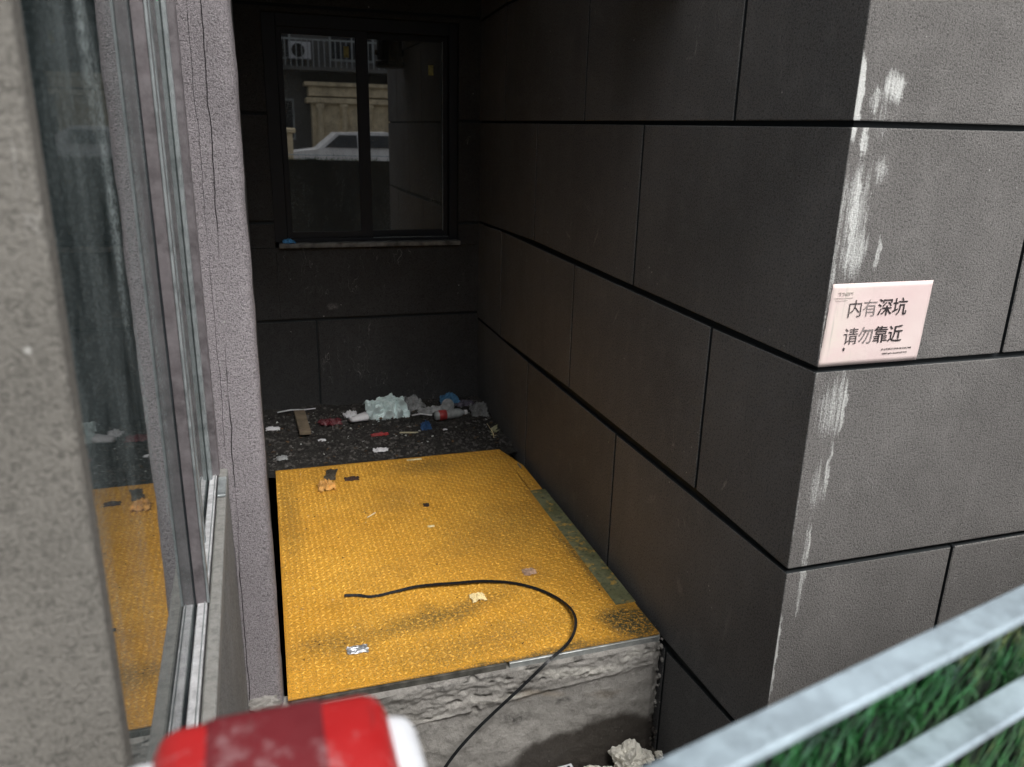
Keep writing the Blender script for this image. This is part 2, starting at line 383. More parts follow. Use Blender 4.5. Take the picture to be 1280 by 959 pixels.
for ci, ((lo, hi, ys), xo, (za, zb)) in enumerate(zip(courses, outer, outz)):
    mats = P_IN
    # the corner block: inner part and outer part meet on a mitre inside the solid
    y1 = ys[0]-VG
    bm = bmesh.new()
    x1 = xo-VG
    zl0, zl1, zh0, zh1 = jz(lo, 0)+HG, jz(lo, y1)+HG, jz(hi, 0)-HG, jz(hi, y1)-HG
    # L-shaped block
    T = .03
    foot = [(0, 0), (x1, 0), (x1, T), (T, T), (T, y1), (0, y1)]
    zl = [zl0, za+HG, za+HG, zl0, zl1, zl1]; zh = [zh0, zb-HG, zb-HG, zh0, zh1, zh1]
    if ci == 0: zh = [1.69]*6
    lo_v = [bm.verts.new((x, y, z)) for (x, y), z in zip(foot, zl)]; hi_v = [bm.verts.new((x, y, z)) for (x, y), z in zip(foot, zh)]
    fs = []
    for k in range(6):
        fs.append(bm.faces.new((lo_v[k], lo_v[(k+1) % 6], hi_v[(k+1) % 6], hi_v[k])))
    for V, rev in ((lo_v, True), (hi_v, False)):
        for q in ((0, 1, 2, 3), (0, 3, 4, 5)):
            f = [V[i] for i in q]; fs.append(bm.faces.new(f[::-1] if rev else f))
    E = [e for e in bm.edges if not (set(v for v in e.verts) <= {lo_v[0], lo_v[3]} or set(e.verts) <= {hi_v[0], hi_v[3]}) and all(v.co.x < .0001 or v.co.y < .0001 for v in e.verts)]
    bmesh.ops.bevel(bm, geom=E, offset=.0035, segments=2, profile=.5, affect='EDGES')
    o = put('plaster_block', bm, P_IN, cw); o.data.materials.append(P_OUT)
    for p in o.data.polygons:
        if p.normal.y < -.6: p.material_index = 1
    for a, b in zip(ys, ys[1:]+[3.31]):
        y0, y1b = a+VG, b-VG
        bm = bmesh.new()
        hexa(bm, [(0, y0, jz(lo, y0)+HG), (.03, y0, jz(lo, y0)+HG), (.03, y1b, jz(lo, y1b)+HG), (0, y1b, jz(lo, y1b)+HG),
                  (0, y0, jz(hi, y0)-HG), (.03, y0, jz(hi, y0)-HG), (.03, y1b, jz(hi, y1b)-HG), (0, y1b, jz(hi, y1b)-HG)], .002)
        put('plaster_block', bm, P_IN, cw)
    xs = xo
    while xs < 6:
        put('plaster_block', BX(xs+VG, xs+1.14-VG, 0, .03, za+HG, zb-HG, bev=.003), P_OUT, cw); xs += 1.14
for k in range(4):        # upper storeys above the picture
    z0 = 1.7 + k*1.2
    put('plaster_block', BX(0, 8, 0, .03, z0+HG, z0+1.2-HG, bev=.003), P_OUT, cw)

# ------------------------------------------------------------------ back wall with the sliding window
YB = 3.288
bw = thing('back_wall', 'nearly black plastered wall at the end of the alcove with a sliding window', 'wall', (-.7, YB, -1.8))
WX0, WX1, WZ0, WZ1 = -1.245, -.135, -.735, .548
bm = bmesh.new()
for a in ((-1.6, WX0, -2.5, 1.7), (WX1, .2, -2.5, 1.7), (WX0, WX1, -2.5, WZ0), (WX0, WX1, WZ1, 1.7)):
    box(bm, a[0], a[1], YB+.014, YB+.24, a[2], a[3])
put('groove_backing', bm, M_GRV, bw)
def bpan(x0, x1, z0, z1):
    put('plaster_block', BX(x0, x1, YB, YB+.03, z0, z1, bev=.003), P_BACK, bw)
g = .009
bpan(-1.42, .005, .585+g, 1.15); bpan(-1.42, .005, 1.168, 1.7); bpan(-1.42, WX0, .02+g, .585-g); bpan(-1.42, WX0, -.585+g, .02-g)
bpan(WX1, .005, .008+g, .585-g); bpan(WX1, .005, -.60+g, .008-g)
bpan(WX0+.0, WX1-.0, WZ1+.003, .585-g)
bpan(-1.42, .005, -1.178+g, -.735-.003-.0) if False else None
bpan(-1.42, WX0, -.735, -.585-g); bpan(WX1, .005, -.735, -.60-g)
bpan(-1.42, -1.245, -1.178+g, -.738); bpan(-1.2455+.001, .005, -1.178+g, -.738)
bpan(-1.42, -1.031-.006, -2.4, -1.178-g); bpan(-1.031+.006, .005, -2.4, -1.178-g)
YF = YB+.05
win = put('window', BX(WX0, WX0+.075, YF-.03, YF+.05, WZ0+.03, WZ1, bev=.003), M_BLK, bw)
def sub(name, bm, mat, par):
    o = obj(name, bm, mat); o.parent = par; return o
def wl(par): return par.location
# parts of the window as sub-parts (the window mesh keeps world-like coordinates, see put)
def wsub(name, bm, mat): 
    o = obj(name, bm, mat); o.parent = win; return o
wsub('frame', BX(WX1-.055, WX1, YF-.03, YF+.05, WZ0+.03, WZ1, bev=.003), M_BLK)
wsub('frame', BX(WX0+.075, WX1-.055, YF-.03, YF+.05, WZ1-.07, WZ1, bev=.003), M_BLK)
wsub('frame', BX(WX0+.075, WX1-.055, YF-.03, YF+.05, WZ0+.03, WZ0+.055, bev=.003), M_BLK)
zt, zb_ = WZ1-.07, WZ0+.055
# left sash (front track) and right sash
for (x0, x1, yy) in ((WX0+.075, -.665, YF-.012), (-.735, WX1-.055, YF+.018)):
    wsub('sash_stile', BX(x0-.0, x0+.030 if yy < YF else x0+.06, yy-.012, yy+.012, zb_, zt, bev=.002), M_BLK)
    wsub('sash_stile', BX(x1-(.07 if yy < YF else .035), x1, yy-.0121, yy+.0121, zb_, zt, bev=.002), M_BLK)
    wsub('sash_rail', BX(x0+.01, x1-.01, yy-.0115, yy+.0115, zb_, zb_+.035, bev=.002), M_BLK)
    wsub('sash_rail', BX(x0+.01, x1-.01, yy-.0115, yy+.0115, zt-.035, zt, bev=.002), M_BLK)
    pn = wsub('pane', BX(x0+.02, x1-.02, yy-.003, yy+.003, zb_+.02, zt-.02), M_GL_B)
# bright bead on the right jamb and bottom
wsub('glazing_bead', BX(WX1-.089, WX1-.0865, YF-.004, YF+.008, zb_+.03, zt-.03), M_ALU)
wsub('glazing_bead', BX(-.665, WX1-.06, YF-.031, YF-.028, WZ0+.050, WZ0+.0525), M_ALU)
bm = bmesh.new(); box(bm, WX0+.02, WX1+.01, YB-.028, YB+.10, WZ0, WZ0+.028, bev=.006, seg=2)
wsub('window_sill', bm, plain("sill_dust", (.15, .15, .145), .9, bscale=60, bdist=.005, var=.6, vscale=22))
M_STK = plain("yellow_sticker", (.30, .28, .09), .6, var=.4, vscale=60)
wsub('sticker', BX(-.305, -.275, YF+.012, YF+.0145, .262, .318), M_STK)
wsub('sticker', BX(-.800, -.772, YF-.0185, YF-.0155, .335, .395), M_STK)
# dark room behind the glass
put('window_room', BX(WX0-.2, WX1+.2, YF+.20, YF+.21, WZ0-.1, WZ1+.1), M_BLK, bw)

# ------------------------------------------------------------------ left wall: near wall, apron, window bays, pier, alcove side
XP, XA = -1.380, -1.487
lw = thing('left_wall', 'grey rendered wall along the left edge with a dusty framed window and rough pier', 'wall', (-1.7, 0, -2.4))
bm = bmesh.new(); box(bm, -3.2, -1.5155, -.973, -.940, -2.6, 6.0, bev=.005, seg=3)
put('near_pier', bm, P_NEAR, lw)
bm = bmesh.new(); box(bm, -2.2, XA, -.931, .598, -2.6, -1.017)
put('wall_apron', bm, P_APR, lw)
put('window_lintel', BX(-2.2, XA-.005, -.930, .599, 1.45, 6.0), P_NEAR, lw)
# pier: rough edges, slightly uneven corner
bm = bmesh.new()
nz = 120
prof = [(-1.60, .60), (-1.505, .60), (-1.44, .60)] + [(-1.44+.045, .60)]
prof = [(-1.62, .600)] + [(x, .600) for x in (-1.58, -1.54, -1.50, -1.47, -1.44, -1.42)] + [(-1.402, .6012), (-1.391, .606), (-1.384, .618)] + [(XP, y) for y in (.64, .70, .90)]
rows = []
for k in range(nz+1):
    z = -2.5 + k*(4.3/nz); row = []
    for i, (x, y) in enumerate(prof):
        q = Vector((x*30, y*30, z*9)); e = noise.noise(q)*.0022
        dx = noise.noise(Vector((z*6, 7, 1)))*.004 + noise.noise(Vector((z*31, 3, 1)))*.0018
        if i >= 7: row.append(bm.verts.new((x+dx+e, y+abs(e), z)))
        else: row.append(bm.verts.new((x, y+e*.7, z)))
    rows.append(row)
for a, b in zip(rows, rows[1:]):
    for i in range(len(prof)-1): bm.faces.new((a[i], a[i+1], b[i+1], b[i]))
put('pier_face', bm, P_PIER, lw, smooth=True)
put('pier_core', BX(-2.2, -1.400, .64, 3.9, -2.6, 6.0), M_GRV, lw)
# alcove side of the pier: blocks with joints
lys = [.89, 2.0, 3.29]
for za, zb in ((1.2, 1.8), (.6, 1.2), (.03, .6), (-.58, .03), (-1.18, -.58), (-1.8, -1.18), (-2.4, -1.8)):
    for a, b in ((.885, 2.0), (2.0, 3.29)):
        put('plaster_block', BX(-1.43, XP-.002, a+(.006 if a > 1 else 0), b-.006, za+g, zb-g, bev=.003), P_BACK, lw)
# gap-filling mortar dollop at the foot of the pier
bm = bmesh.new(); bmesh.ops.create_icosphere(bm, subdivisions=4, radius=1)
for v in bm.verts:
    d = 1+.35*noise.noise(v.co*3)+.15*noise.noise(v.co*9)
    v.co = Vector((-1.445+v.co.x*.055*d, .60+v.co.y*.02*d, -1.80+v.co.z*.03*d))
put('mortar_lump', bm, M_CON, lw, smooth=True)
# window bays: one plane of glass, a mullion, sill track and lip
XG = -1.535; ZS = -.975
lwin = put('window', BX(XG-.004, -1.5105, -.100, -.045, ZS, 1.45, bev=.002), M_ALUP, lw)
def lsub(name, bm, mat):
    o = obj(name, bm, mat); o.parent = lwin; return o
lsub('mullion_edge', BX(-1.5125, -1.5075, -.103, -.092, ZS+.003, 1.45, bev=.001), M_ALU)
lsub('gasket', BX(XG-.001, XG+.0022, -.1025, -.1002, ZS, 1.45), M_BLK)
lsub('pane', BX(XG-.006, XG, -.934, -.0475, ZS-.02, 1.45), M_GL_L)
lsub('pane', BX(XG-.006, XG, -.0470, .560, ZS-.02, 1.45), mat_glass("dusty_outer_glass", (.03, .045, .045), .5, (.26, .31, .30)))
lsub('gasket', BX(XG, XG+.003, -.930, .555, ZS-.02, ZS-.004), M_BLK)
lsub('track', BX(XG+.0035, -1.5125, -.930, .598, ZS-.03, ZS+.0035, bev=.002), M_TRACK)
lsub('track', BX(-1.5175, -1.5155, -.930, .598, ZS-.004, ZS+.0065, bev=.0006), M_ALU)
lsub('sill_lip', BX(-1.5085, XA+.002, -.930, .597, ZS-.04, ZS+.004, bev=.003), mat_metal("sill_plaster", (.27, .27, .255), .8, .8, .05, (.31, .30, .28), 3))
lsub('jamb', BX(-1.600, -1.505, .553, .5985, ZS-.002, 1.45, bev=.003), M_ALUP)
lsub('jamb', BX(XG+.0005, -1.523, .525, .5525, ZS, 1.45, bev=.002), M_ALU)
lsub('sash_stile', BX(XG+.0005, -1.526, .16, .185, ZS, 1.45, bev=.002), M_ALU)
lsub('sill_clip', BX(-1.5075, -1.486, .40, .52, ZS+.0045, ZS+.012, bev=.002), M_ALU)
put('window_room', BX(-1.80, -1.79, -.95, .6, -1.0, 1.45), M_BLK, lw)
# scrap of green tape hanging from the window frame
bm = bmesh.new(); pts = [(-1.500, -.02, .30, .016), (-1.4985, -.022, .25, .014), (-1.4965, -.024, .205, .010), (-1.498, -.023, .168, .002)]
L = [(bm.verts.new((x-wd/2, y, z)), bm.verts.new((x+wd/2, y+.004, z))) for x, y, z, wd in pts]
for a, b in zip(L, L[1:]): bm.faces.new((a[0], a[1], b[1], b[0]))
tp = obj('plastic_tape', bm, plain("green_tape", (.02, .42, .12), .5)); sm = tp.modifiers.new('solid', 'SOLIDIFY'); sm.thickness = .0008
tag(tp, 'torn tip of bright green tape hanging from the top of the left window frame', 'tape')

# the grooves are painted dark on their sides too
for o in list(C.objects):
    if o.type != 'MESH' or not o.name.startswith('plaster_block'): continue
    me = o.data; me.materials.append(M_GRV); gi = len(me.materials)-1
    xs = [v.co.x for v in me.vertices]; ys = [v.co.y for v in me.vertices]
    corner = min(xs) < .001 and min(ys) < .001 and max(ys) > .1
    if o.parent == cw and not corner and min(ys) > .1: ok = lambda n: n.x < -.6
    elif o.parent == lw: ok = lambda n: n.x > .6
    elif corner: ok = lambda n: n.x < -.6 or n.y < -.6
    else: ok = lambda n: n.y < -.6
    for p in me.polygons:
        if not ok(p.normal): p.material_index = gi

# ceiling slab of the alcove and an unseen pipe added below it to darken the wall
tag(obj('ceiling', BX(XP-.02, .012, .95, 3.4, 1.50, 1.65), M_GRV), kind='structure')
dt = thing('shade_pipe', 'unseen dark pipe added under the alcove ceiling to shade the right wall', 'shade_pipe', (-.120, .88, .45))
bm = bmesh.new(); lathe(bm, [(.11, .0), (.125, .01), (.125, .05), (.11, .06), (.11, 1.045)], 24); obj('pipe', bm, M_BLK, dt)
obj('flange', BX(-.13, .16, -.02, .02, .10, .14), M_BLK, dt)

# ------------------------------------------------------------------ paper sign
ps = thing('warning_sign', 'pink paper warning notice with black Chinese characters pasted beside the wall corner', 'sign', (.001, -.0012, -.598))
W_, H_ = .317, .217
bm = bmesh.new(); nx, nz = 24, 16; gr = []
for i in range(nx+1):
    row = []
    for j in range(nz+1):
        x, z = W_*i/nx, H_*j/nz
        y = -.0012*noise.noise(Vector((x*14, z*14, 2)))-.0004
        if i == 0: x += .003*noise.noise(Vector((z*60, 1, 1)))
        row.append(bm.verts.new((x + .010*(z/H_), y, z)))
    gr.append(row)
for i in range(nx):
    for j in range(nz): bm.faces.new((gr[i][j], gr[i+1][j], gr[i+1][j+1], gr[i][j+1]))
pp = obj('paper', bm, M_PAPER, ps, smooth=True); m_ = pp.modifiers.new('s', 'SOLIDIFY'); m_.thickness = .0003; m_.offset = 1
def glyph(ch, x, z, size, mat, bold=.012, name='lettering'):
    c = bpy.data.curves.new('t', 'FONT'); c.body = ch; c.size = size; c.offset = bold*size; c.resolution_u = 3; c.extrude = .0001
    t = bpy.data.objects.new('t', c); C.objects.link(t)
    bpy.context.view_layer.update()
    me = bpy.data.meshes.new_from_object(t.evaluated_get(bpy.context.evaluated_depsgraph_get()))
    bpy.data.objects.remove(t); me.materials.clear(); me.materials.append(mat); me.name = name
    o = bpy.data.objects.new(name, me); C.objects.link(o); o.parent = ps
    o.location = (x, -.0022, z); o.rotation_euler = (R(90), 0, 0)
    return o
cs = .049
for k, (ch, m_, bd) in enumerate((('内', M_INKM, -.004), ('有', M_INKF, -.006), ('深', M_INK, .006), ('坑', M_INK, .006))): glyph(ch, .063+k*.0475, .133, cs, m_, bd)
for k, (ch, m_, bd) in enumerate((('请', M_INKM, -.002), ('勿', M_INKF, .006), ('靠', M_INK, .006), ('近', M_INK, .006))): glyph(ch, .063+k*.0475, .060, cs, m_, bd)
# lines of print too small to read, faded emblem in the corner
rnd = random.Random(5)
def microprint(x0, z0, n, pitch, h, mat, name):
    bm = bmesh.new()
    for k in range(n):
        x = x0+k*pitch
        for q in range(rnd.randint(3, 5)):
            if rnd.random() < .5:
                zz = z0+h*rnd.random(); box(bm, x, x+pitch*.78, -.0026, -.0022, zz, zz+h*.11)
            else:
                xx = x+pitch*.7*rnd.random(); box(bm, xx, xx+pitch*.11, -.00265, -.00215, z0, z0+h)
    return obj(name, bm, mat, ps)
microprint(.192, .0345, 19, .0052, .0046, M_INKM, 'small_print')
microprint(.197, .0225, 16, .0052, .0046, M_INKM, 'small_print')
microprint(.030, .186, 5, .0095, .0095, M_INKL, 'emblem')
bm = bmesh.new(); box(bm, .018, .075, -.0026, -.0022, .180, .1812); box(bm, .022, .060, -.0026, -.0022, .174, .1748)
obj('emblem', bm, M_INKL, ps)
bm = bmesh.new(); bmesh.ops.create_icosphere(bm, subdivisions=2, radius=.004)
for v in bm.verts: v.co = Vector((.071+v.co.x*.8*(1+noise.noise(v.co*900)), -.0024+v.co.y*.08, .044+v.co.z*(1.2+noise.noise(v.co*700))))
obj('ink_blot', bm, M_INKM, ps)

# ------------------------------------------------------------------ yellow chequer plate
ZP = -1.80
pl = thing('chequer_plate', 'worn yellow chequered steel plate covering the floor of the alcove', 'floor plate', (-.7, 1.5, ZP))
def pput(name, bm, mat, smooth=False): return put(name, bm, mat, pl, smooth=smooth)
bm = bmesh.new()
def slab(P4): hexa(bm, [(x, y, ZP-.007) for x, y in P4] + [(x, y, ZP) for x, y in P4], .0008)
slab([(-1.367, .603), (-.115, .598), (-.098, 2.452), (-1.342, 2.46)])
slab([(-.1145, .598), (-.034, .597), (-.034, .81), (-.1145, .81)])
slab([(-.0975, 1.888), (-.034, 1.888), (-.034, 2.205), (-.0975, 2.205)])
slab([(-.0975, 2.207), (-.036, 2.207), (-.0965, 2.451), (-.0975, 2.451)])
top = pput('plate_sheet', bm, M_YEL)
def inside(x, y):
    if y < .612 or y > 2.44 or x > -.045: return False
    if x < -1.360+.014*(y-.6)/1.0: return False
    if .79 < y < 1.90 and x > -.126: return False
    if x > -.045-(y-2.2)*.28 and y > 2.2: return False
    return True
bm = bmesh.new(); P = .0240
for i in range(60):
    for j in range(82):
        x = -1.36+i*P; y = .61+j*P*.96+(.0)
        if not inside(x, y): continue
        a = R(45) if (i+j) % 2 else R(-45); ca, sa = math.cos(a), math.sin(a); l_, w2, h_ = .0132, .0045, .0030
        pts = [(-l_, 0, 0), (0, -w2, 0), (l_, 0, 0), (0, w2, 0)]
        vs = [bm.verts.new((x+u*ca-v*sa, y+u*sa+v*ca, ZP-.0002)) for u, v, _ in pts]
        tp_ = [bm.verts.new((x+u*ca*.55-v*sa*.45, y+u*sa*.55+v*ca*.45, ZP+h_)) for u, v, _ in pts]
        bm.faces.new(tp_)
        for k in range(4): bm.faces.new((vs[k], vs[(k+1) % 4], tp_[(k+1) % 4], tp_[k]))
o = pput('tread_pattern', bm, M_TRD); o['kind'] = 'stuff'
bm = bmesh.new(); hexa(bm, [(x, y, ZP-.012) for x, y in ((-.112, .812), (-.026, .812), (-.020, 1.884), (-.103, 1.884))] + [(x, y, ZP-.0018) for x, y in ((-.112, .812), (-.026, .812), (-.020, 1.884), (-.103, 1.884))])
o = pput('edge_strip', bm, M_MOSS); o['label'] = 'mossy green painted-over strip along the right edge'
# steel angle under the front edge
o = pput('edge_angle', BX(-.62, -.036, .592, .604, ZP-.034, ZP-.0085, bev=.0015), M_STEEL)
o = pput('edge_angle', BX(-1.36, -.63, .594, .604, ZP-.032, ZP-.0085, bev=.0015), plain("dirty_angle", (.06, .058, .05), .9, bscale=60, var=.7, vscale=25))
o = pput('edge_angle', BX(-.064, -.058, 2.16, 2.21, ZP-.03, ZP+.012), M_STEEL)

# ------------------------------------------------------------------ concrete step under the plate
bm = bmesh.new(); nu, nv = 260, 110; gr = []
for i in range(nu+1):
    row = []
    for j in range(nv+1):
        x = -1.40+1.385*i/nu; t = j/nv; z = ZP-.030-.53*t
        p = Vector((x, z, 0))
        ledge = -1.905-.075*(-x-.05)                   # rough band boundary, lower to the left
        d = z-ledge
        up = 1/(1+math.exp(-d*160))
        rgh = up*(.006+.008*noise.fractal(Vector((x*7, z*22, 0)), .8, 2.1, 5)+.0035*noise.noise(p*70)+.002*noise.noise(p*190))
        y = .575-.012*noise.noise(p*3)-.004*noise.noise(p*25)-rgh+ .0015*noise.noise(p*120)
        lip = math.exp(-((d)/.006)**2)*.009; y -= lip*(.6+noise.noise(p*12))
        hole = max(0, noise.noise(Vector((x*22, z*40, 3)))-.38)*up*.12; y += hole
        if x > -.06: y += (x+.06)*.9+.02*abs(noise.noise(p*30))
        row.append(bm.verts.new((x, y, z)))
    gr.append(row)
for i in range(nu):
    for j in range(nv): bm.faces.new((gr[i][j], gr[i][j+1], gr[i+1][j+1], gr[i+1][j]))
# top ledge back to the plate
back = [bm.verts.new((gr[i][0].co.x, .66, ZP-.03)) for i in range(nu+1)]
for i in range(nu): bm.faces.new((gr[i][0], gr[i+1][0], back[i+1], back[i]))
stp = thing('concrete_step', 'rough grey concrete step with crumbling mortar under the front of the yellow plate', 'step', (-.7, .6, -2.35))
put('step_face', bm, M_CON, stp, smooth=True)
put('step_core', BX(-1.335, -.04, .66, 2.40, -2.6, -1.84), M_CON, stp)
# rubble mortar in the crevice by the wall
bm = bmesh.new(); rnd = random.Random(11)
for k in range(90):
    x = rnd.uniform(-.04, -.002); z = rnd.uniform(-2.36, -1.83); y = rnd.uniform(.60, .64); r = rnd.uniform(.003, .010)
    m4 = Matrix.Translation((x, y, z)) @ Matrix.Diagonal((r*.8, r, r*rnd.uniform(.7, 1.6), 1))
    q = bmesh.ops.create_icosphere(bm, subdivisions=1, radius=1, matrix=m4)
    for v in q['verts']: v.co += noise.noise_vector(v.co*60)*r*.5
o = put('mortar_rubble', bm, M_CON, stp); o['kind'] = 'stuff'

# ------------------------------------------------------------------ soil at the back of the alcove
def soil_z(x, y): 
    t = min(1, max(0, (y-2.44)/.8)); return -1.806+.055*t+.018*noise.noise(Vector((x*5, y*5, 4)))+.010*noise.noise(Vector((x*17, y*17, 1)))+.03*max(0, y-3.1)
bm = bmesh.new(); nu, nv = 150, 95; gr = []
for i in range(nu+1):
    row = []
    for j in range(nv+1):
        x = -1.40+1.41*i/nu; y = 2.40+.90*j/nv
        row.append(bm.verts.new((x, y, min(soil_z(x, y)+.006*noise.noise(Vector((x*70, y*70, 1))), ZP-.009 if y < 2.47 else 9))))
    gr.append(row)
for i in range(nu):
    for j in range(nv): bm.faces.new((gr[i][j], gr[i+1][j], gr[i+1][j+1], gr[i][j+1]))
tag(obj('soil', bm, M_SOIL, smooth=True), kind='structure')
bm = bmesh.new(); rnd = random.Random(3)
ico = bmesh.new(); bmesh.ops.create_icosphere(ico, subdivisions=1, radius=1); IV = [v.co.copy() for v in ico.verts]; IF = [[v.index for v in f.verts] for f in ico.faces]; ico.free()
def pebble(bm, x, y, z, r, fl=.6):
    s = Vector((r*rnd.uniform(.6, 1.3), r*rnd.uniform(.6, 1.3), r*fl*rnd.uniform(.6, 1.2))); o = Vector((rnd.random()*50, 0, 0)); a = rnd.random()*6.28; ca, sa = math.cos(a), math.sin(a)
    vs = []
    for c in IV:
        d = 1+.35*noise.noise(c*1.7+o); q = Vector((c.x*s.x*d, c.y*s.y*d, c.z*s.z*d)); vs.append(bm.verts.new((x+q.x*ca-q.y*sa, y+q.x*sa+q.y*ca, z+q.z)))
    for f in IF: bm.faces.new([vs[i] for i in f])
for k in range(2600):
    x = rnd.uniform(-1.39, -.01); y = 2.47+.81*rnd.random()**1.1; pebble(bm, x, y, soil_z(x, y)+.002, rnd.choice((.003, .004, .005, .007, .011)))
tag(obj('gravel', bm, M_STONE), 'dark gravel and crumbs strewn over the soil behind the plate', 'gravel', kind='stuff')
def chips(name, n, mat, label, sz, ylo, yhi, seed, xlo=-1.37, xhi=-.03):
    r2 = random.Random(seed); bm = bmesh.new()
    for k in range(n):
        x = r2.uniform(xlo, xhi); y = r2.uniform(ylo, yhi); z = soil_z(x, y)+.006 if y > 2.47 else ZP+.0035; s = sz*r2.uniform(.3, 1.2); a = r2.random()*6.28
        pts = [Vector((math.cos(a+t)*s*r2.uniform(.5, 1), math.sin(a+t)*s*r2.uniform(.3, .8), r2.uniform(-.3, .5)*s)) for t in (0, 1.5, 3.1, 4.6)]
        vs = [bm.verts.new(Vector((x, y, z+.001))+p*1) for p in pts]; lo = [bm.verts.new(v.co-Vector((0, 0, .0012))) for v in vs]
        bm.faces.new(vs[:3]); bm.faces.new((vs[0], vs[2], vs[3])); bm.faces.new(lo[:3][::-1]); bm.faces.new((lo[3], lo[2], lo[0]))
        for q in range(4): bm.faces.new((vs[q], lo[q], lo[(q+1) % 4], vs[(q+1) % 4]))
    tag(obj(name, bm, mat), label, 'litter', kind='stuff')
chips('paper_crumbs', 90, plain("crumb_pale", (.45, .46, .44), .8), 'tiny pale scraps scattered over the dark soil', .010, 2.6, 3.25, 2)
chips('leaf_crumbs', 110, plain("crumb_brown", (.10, .06, .03), .9), 'brown leaf crumbs scattered on the soil', .014, 2.48, 3.25, 4)
chips('plate_grit', 120, plain("grit_dark", (.05, .035, .02), .9), 'dark grit and leaf specks lying on the yellow plate', .0045, .65, 2.43, 6, -1.33, -.13)
chips('plate_dust', 60, plain("grit_pale", (.62, .50, .30), .9), 'pale grit specks lying on the yellow plate', .004, .65, 2.43, 8, -1.33, -.13)

# ------------------------------------------------------------------ litter
def crumple(name, label, cat, loc, size, mat, seed, amp=.35, n=22, rz=0.0, tilt=(0, 0), thick=.0012, freq=2.2, group=None):
    bm = bmesh.new(); gr = []; off = Vector((seed*7.3, 0, 0))
    for i in range(n+1):
        row = []
        for j in range(n+1):
            u, v = i/n-.5, j/n-.5; p = Vector((u, v, 0))*freq*2+off
            h = 1-abs(2*abs(noise.noise(p))-1)*1; rid = abs(noise.noise(p*1.0))+.5*abs(noise.noise(p*2.3+off))+.25*abs(noise.noise(p*5))
            edge = 1+.16*noise.noise(Vector((math.atan2(v, u)*2, seed, 0)))
            sh = noise.noise_vector(p*1.3)*.10
            row.append(bm.verts.new(((u*edge+sh.x)*size[0], (v*edge+sh.y)*size[1], rid*amp*size[2]*2.2 + (1-(2*u)**2)*(1-(2*v)**2)*size[2]*.55)))
        gr.append(row)
    for i in range(n):
        for j in range(n): bm.faces.new((gr[i][j], gr[i+1][j], gr[i+1][j+1], gr[i][j+1]))
    o = obj(name, bm, mat, smooth=False); md = o.modifiers.new('s', 'SOLIDIFY'); md.thickness = thick
    zmin = min(v.co.z for v in o.data.vertices)
    for v in o.data.vertices: v.co.z -= zmin
    o.location = loc; o.rotation_euler = (tilt[0], tilt[1], rz)
    return tag(o, label, cat, group)
M_BAG = plain("pale_cyan_plastic", (.70, .84, .83), .4, var=.25, vscale=16)
M_FILM = plain("grey_film", (.30, .31, .31), .35, var=.5, vscale=20)
M_PAP = plain("white_litter_paper", (.66, .66, .68), .7, var=.15)
M_REDL = plain("red_litter", (.32, .03, .03), .5, var=.4, vscale=30)
M_BLU = plain("blue_litter", (.05, .13, .30), .5, var=.4, vscale=30)
M_CREAM = plain("cream_litter", (.72, .62, .36), .8, var=.3, vscale=30)
def on(x, y, dz=.0): return (x, y, soil_z(x, y)+dz)
crumple('plastic_bag', 'large pale cyan crumpled plastic bag lying against the back wall', 'plastic bag', on(-.645, 3.10, .0), (.25, .20, .11), M_BAG, 1, rz=.2, tilt=(.50, -.10), n=34)
crumple('plastic_film', 'grey translucent film crumpled just right of the cyan bag', 'plastic film', on(-.47, 3.18, .0), (.14, .12, .07), M_FILM, 2, rz=.6, tilt=(.4, 0))
crumple('plastic_film', 'thin grey film spread out between the cyan bag and the bottle', 'plastic film', on(-.36, 3.08, .0), (.17, .10, .035), M_FILM, 3)
# paper cup crushed
cup = thing('paper_cup', 'crushed white paper cup lying left of the cyan bag', 'cup', on(-.83, 3.00, .028), .35)
bm = bmesh.new(); lathe(bm, [(.022, -.05), (.024, -.045), (.033, .045), (.035, .048), (.034, .051), (.031, .049), (.021, -.043)], 20)
for v in bm.verts: v.co += noise.noise_vector(v.co*22)*.008; v.co = Vector((v.co.z*1.1, v.co.x, v.co.y*.75))
obj('cup_body', bm, M_PAP, cup, smooth=True)
crumple('tissue', 'small crumpled tissue behind the crushed cup', 'tissue', on(-.87, 3.10), (.08, .07, .04), M_PAP, 5)
# wood offcut
wd = obj('wood_offcut', BX(-.033, .033, -.17, .17, 0, .022, bev=.002), plain("weathered_wood", (.16, .125, .085), .85, bscale=50, var=.35, vscale=20)); wd.location = on(-1.165, 3.02, .012); wd.rotation_euler = (.05, .04, .04)
tag(wd, 'short brown wooden board lying on the soil near the left wall', 'board')
crumple('wrapper', 'small red and white wrapper in front of the cyan bag', 'wrapper', on(-.735, 2.80), (.10, .035, .02), M_REDL, 8)
crumple('wrapper', 'dark red film scrap between the board and the crushed cup', 'wrapper', on(-1.0, 3.02), (.13, .09, .03), plain("dark_red_film", (.10, .012, .018), .45), 9)
# lolly stick / white stick with yellow end
sk = obj('plastic_stick', BX(-.055, .055, -.006, .006, 0, .006, bev=.001), plain("ivory_stick", (.55, .50, .33), .6)); sk.location = on(-.56, 2.79, .006); sk.rotation_euler = (0, .03, -.15)
tag(sk, 'ivory flat stick lying left of the blue scrap', 'stick')
crumple('plastic_scrap', 'small dark blue plastic scrap in front of the bottle', 'plastic scrap', on(-.45, 2.83), (.06, .06, .06), M_BLU, 12, tilt=(.5, 0))
crumple('plastic_scrap', 'blue crumpled plastic scrap lying behind the bottle by the back wall', 'plastic scrap', on(-.22, 3.18, .02), (.12, .08, .05), plain("blue_scrap", (.08, .22, .38), .5, var=.4, vscale=25), 13, tilt=(.4, 0))
